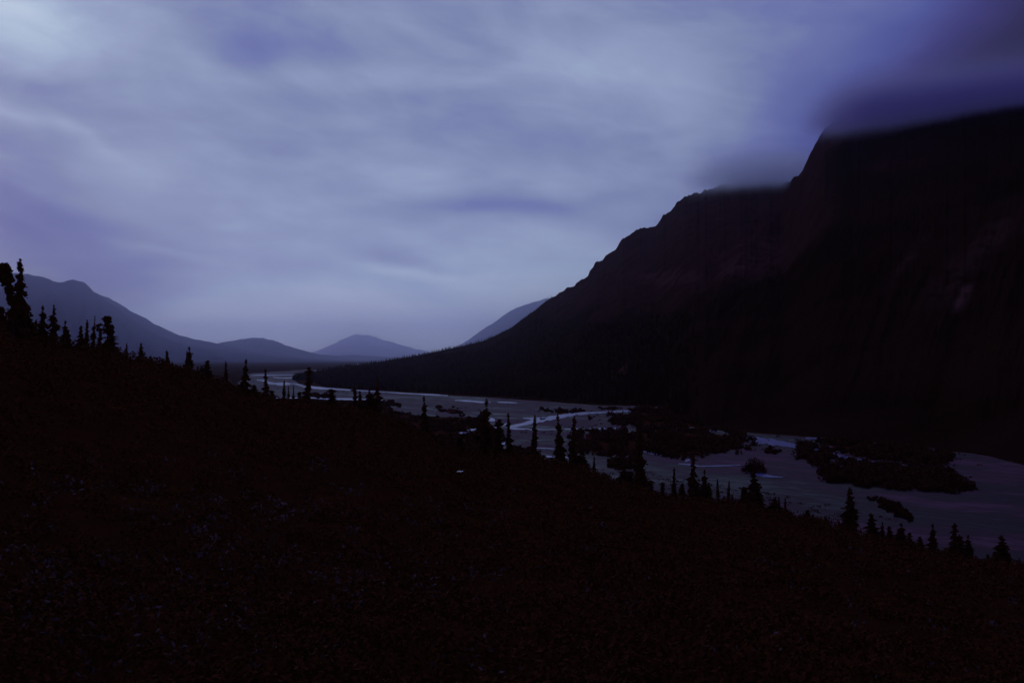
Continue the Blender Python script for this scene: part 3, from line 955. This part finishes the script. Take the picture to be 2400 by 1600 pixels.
def lobed_tree(name, label, lobes, px_base, ytop, fy, lean):
    a = math.atan((px_base - 1200) / F)
    D = float(np.interp(a, e_az, e_D))
    r = D * fy
    x, y = r * math.sin(a), r * math.cos(a)
    z0 = ground_z(a, r) - 0.1
    o = bpy.data.objects.new(name, None)
    COL.objects.link(o)
    o.location = (x, y, z0)
    tag(o, label, "tree", None)
    k = y / F
    C, R = [], []
    for lx, ly, rx, ry in lobes:
        p = at(lx, ly, y) - Vector((x, y, z0))
        n = max(10, int(rx * ry * 0.20))
        for q in range(n):
            dv = Vector((random.gauss(0, 1), random.gauss(0, 1), random.gauss(0, 1))).normalized() * random.uniform(0.3, 0.78)
            C.append((p.x + dv.x * rx * k, p.y + dv.y * rx * k, p.z + dv.z * ry * k))
            R.append((0.34 * rx * k, 0.34 * rx * k, 0.34 * min(rx, ry) * k))
    Vv, Ff = leaf_soup(np.array(C), np.array(R), 50, np.full(len(C), 0.10))
    link("crown", mesh_np("crown", Vv, Ff), M_SPRUCE, o)
    # bent trunk through the given points
    Vt, Ft = [], []
    nseg = 7
    pts = [at(q[0], q[1], y) - Vector((x, y, z0)) for q in lean]
    for i, p in enumerate(pts):
        rad = (0.11 - 0.085 * i / (len(pts) - 1.0))
        for q in range(nseg):
            ang = q * 6.283 / nseg
            Vt.append((p.x + math.cos(ang) * rad, p.y + math.sin(ang) * rad, p.z))
        if i:
            for q in range(nseg):
                b = (i - 1) * nseg
                Ft.append((b + q, b + (q + 1) % nseg, b + nseg + (q + 1) % nseg, b + nseg + q))
    link("trunk", mesh_np("trunk", Vt, Ft, True), M_BARK, o)
    return o


lobed_tree("spruce_tree", "club-topped spruce with a round knotted head and open gaps, apart on the rim",
           [(252, 752, 12, 16), (255, 775, 16, 17), (233, 763, 9, 5), (229, 772, 5, 8), (251, 806, 11, 13), (262, 820, 10, 9), (244, 818, 12, 10)], 251, 737, 0.97,
           [(251, 836), (251, 815), (252, 795), (254, 775), (252, 745)])
lobed_tree("spruce_tree", "bent tree with a big drooping rounded head, leaning in beside the tallest spruce",
           [(2, 636, 24, 20), (-22, 640, 24, 18), (14, 655, 18, 20), (22, 682, 12, 18), (27, 705, 10, 16), (30, 735, 10, 20), (0, 728, 10, 12), (-12, 745, 22, 16)], 30, 615, 0.72,
           [(32, 800), (31, 760), (29, 720), (24, 690), (12, 660), (-4, 640)])

# round willow on the gravel and a small made-up patch of water
wb = on_flat(1769, 1108)
o = bpy.data.objects.new("willow_shrub", None)
COL.objects.link(o)
o.location = (wb.x, wb.y, -H + 0.1)
tag(o, "rounded willow standing alone on the gravel above the stout round-headed spruce", "shrub")
rr = 31 / F * wb.y
C = []
for q in range(60):
    dv = Vector((random.gauss(0, 1), random.gauss(0, 1), abs(random.gauss(0, 0.7)))).normalized() * random.uniform(0.2, 0.8)
    C.append((dv.x * rr, dv.y * rr, 0.1 + dv.z * 36 / F * wb.y))
Vv, Ff = leaf_soup(np.array(C), np.full((len(C), 3), rr * 0.36), 46, np.full(len(C), 0.25))
link("foliage", mesh_np("foliage", Vv, Ff), M_SCRUB, o)
Vt, Ft = [], []
for q in range(5):
    ang = q * 1.256
    b = len(Vt)
    for zz, sp, rad in ((-0.1, 0.1, 0.08), (1.2, 0.45, 0.05), (2.6, 1.0, 0.02)):
        for w_ in range(5):
            a2 = w_ * 1.256
            Vt.append((math.cos(ang) * sp + math.cos(a2) * rad, math.sin(ang) * sp + math.sin(a2) * rad, zz))
    for lv in range(2):
        for w_ in range(5):
            Ft.append((b + lv * 5 + w_, b + lv * 5 + (w_ + 1) % 5, b + lv * 5 + 5 + (w_ + 1) % 5, b + lv * 5 + 5 + w_))
link("stem", mesh_np("stem", Vt, Ft, True), M_BARK, o)

# ------------------------------------------------------------------ forest bristling on the skyline and lower flank of the big mountain
Vf, Ff = [], []
rr_ = random.Random(5)


def tiny_spruce(p, h):
    b = len(Vf)
    w = h * rr_.uniform(0.14, 0.24)
    a0 = rr_.uniform(0, 6)
    for q in range(4):
        a = a0 + q * 1.571
        Vf.append((p[0] + math.cos(a) * w, p[1] + math.sin(a) * w, p[2] - 0.4))
    Vf.append((p[0], p[1], p[2] + h))
    for q in range(4):
        Ff.append((b + q, b + (q + 1) % 4, b + 4))


cols = [i for i in range(len(pxs)) if pxs[i] < 1320]
for i in cols:
    dens = np.interp(pxs[i], [690, 1000, 1200, 1320], [4, 4, 3, 0.6])
    for q in range(int(dens) + (rr_.random() < dens % 1)):
        p = V[NR - 1 - rr_.choice((0, 0, 1, 2, 3)), i]
        q2 = V[NR - 1, min(i + 1, len(pxs) - 1)]
        f = rr_.random()
        p = p + (q2 - V[NR - 1, i]) * f
        tiny_spruce(p, rr_.uniform(2.5, 6.5) * (1.0 if pxs[i] < 1150 else 0.7))
for q in range(6000):
    i = rr_.randrange(260)
    j = rr_.randrange(1, NR - 20)
    if rock[j, i] > 0.4 or scree[j, i] > 0.3:
        continue
    tiny_spruce(V[j, i] + np.array([rr_.uniform(-3, 3), rr_.uniform(-3, 3), 0]), rr_.uniform(3, 8))
fo = tag(link("forest", mesh_np("forest", Vf, Ff), M_FOREST), "distant spruce forest bristling along the big mountain's lower flank", kind='stuff')

# water patch made up on the dark slope to carry a lone bright dash
pa = math.atan((1078 - 1200) / F)
best = min(np.linspace(20, 205, 300), key=lambda r: abs(843 - F * ground_z(pa, r) / (r * math.cos(pa)) - 1129))
px_, py_ = best * math.sin(pa), best * math.cos(pa)
pz = ground_z(pa, best)
Vp = [(0, 0, 0)]
for q in range(18):
    ang = q * 6.283 / 18
    rad = 1 + 0.12 * math.sin(3 * ang + 1)
    Vp.append((math.cos(ang) * rad * 7.0 / F * best, math.sin(ang) * rad * 0.5 + math.cos(ang) * 0.2, 0))
pm = mesh_np("added_pool", Vp, [(0, q + 1, (q + 1) % 18 + 1) for q in range(18)])
added_pool = link("added_pool", pm, mat_water("added_pool_water", 0.03, 2.0, 0.0))
added_pool.location = (px_, py_, pz + 0.75)
tag(added_pool, "small made-up patch of water standing in for a bright dash on the dark slope", "added_pool")

# ------------------------------------------------------------------ low cloud hanging on the crest


def cloud_box(name, label, px0, px1, Y0, Y1, pyb, pyt, dens, base0, base1, soft, fade_l, fade_top, colr, aniso=0.2, thin=0.02):
    """cloud between two depths; its base rises linearly from base0 to base1 (slopes z / depth)"""
    Vc = []
    for Y in (Y0, Y1):
        for px, py in ((px0, pyb), (px1, pyb), (px1, pyt), (px0, pyt)):
            Vc.append(tuple(at(px, py, Y)))
    Fc = [(0, 1, 2, 3), (7, 6, 5, 4), (0, 4, 5, 1), (1, 5, 6, 2), (2, 6, 7, 3), (3, 7, 4, 0)]
    me = mesh_np(name, Vc, Fc)
    m = bpy.data.materials.new(name + "_vapour")
    m.use_nodes = True
    k = NT(m.node_tree)
    co = k.n('ShaderNodeTexCoord').outputs['Object']
    x, y, z = k.sep(co)
    u = k.m('DIVIDE', x, 0.5 * (Y0 + Y1))
    u0, u1 = (px0 - 1200) / F, (px1 - 1200) / F
    f = k.n('ShaderNodeMapRange')
    k.put(f.inputs[0], u)
    for i, val in zip((1, 2, 3, 4), (u0, u1, base0, base1)):
        f.inputs[i].default_value = val
    nz = k.noise(co, 0.0065, 6.0, 0.6)
    hgt = k.m('SUBTRACT', k.m('DIVIDE', z, 0.5 * (Y0 + Y1)), f.outputs[0])
    hgt = k.m('ADD', hgt, k.m('MULTIPLY', k.m('SUBTRACT', nz, 0.5), 0.022))
    # densest along its middle, thinning quickly below and slowly above
    up = k.m('DIVIDE', k.m('MAXIMUM', hgt, 0.0), thin)
    dn = k.m('DIVIDE', k.m('MINIMUM', hgt, 0.0), soft)
    core = k.m('EXPONENT', k.m('MULTIPLY', k.m('ADD', k.m('MULTIPLY', up, up), k.m('MULTIPLY', dn, dn)), -1.0))
    lef = k.smooth(k.m('ADD', u, k.m('MULTIPLY', k.m('SUBTRACT', nz, 0.5), 0.03)), u0 + 0.004, u0 + fade_l)
    de = k.m('MULTIPLY', core, k.m('MULTIPLY', lef, k.smooth(u, u1 - 0.01, u1 - 0.03)))
    de = k.m('MULTIPLY', k.m('MULTIPLY', de, k.m('ADD', 0.5, nz)), dens)
    vs = k.n('ShaderNodeVolumePrincipled')
    vs.inputs['Color'].default_value = (*colr, 1)
    vs.inputs['Anisotropy'].default_value = aniso
    k.put(vs.inputs['Density'], de)
    o = k.n('ShaderNodeOutputMaterial')
    k.put(o.inputs['Volume'], vs.outputs[0])
    ob = link(name, me, m)
    return tag(ob, label, kind='stuff')


cloud_box("cloud", "soft bluish cloud lying in the notch of the ridge below the sharp buttress",
          1570, 1935, 1590, 1745, 500, 240, 0.034, (843 - 421) / F, (843 - 405) / F, 0.0095, 0.095, None, (0.94, 0.95, 1.0), 0.86, 0.014)
cloud_box("cloud", "heavy dark cloud swallowing the big mountain's crest",
          1870, 2760, 1170, 1305, 400, -330, 0.045, (843 - 282) / F, (843 - 176) / F, 0.0085, 0.07, None, (0.68, 0.62, 0.84), 0.86, 0.020)

# ------------------------------------------------------------------ haze over the whole valley
import bmesh
bm = bmesh.new()
bmesh.ops.create_cube(bm, size=1.0)
hz_me = bpy.data.meshes.new("haze")
bm.to_mesh(hz_me)
bm.free()
hz = link("haze", hz_me)
ZB, ZT = -H - 8.0, 2750.0
hz.scale = (200000, 95000, ZT - ZB)
hz.location = (0, 95000 / 2 - 9000, (ZT + ZB) / 2)
mh = bpy.data.materials.new("haze")
mh.use_nodes = True
k = NT(mh.node_tree)
pv = k.n('ShaderNodeVolumePrincipled')
pv.inputs['Color'].default_value = (0.72, 0.735, 1.0, 1)
pv.inputs['Density'].default_value = 3.0e-5
pv.inputs['Anisotropy'].default_value = 0.94
oo = k.n('ShaderNodeOutputMaterial')
k.put(oo.inputs['Volume'], pv.outputs[0])
hz_me.materials.append(mh)
tag(hz, "blue dusk haze filling the valley", kind='stuff')
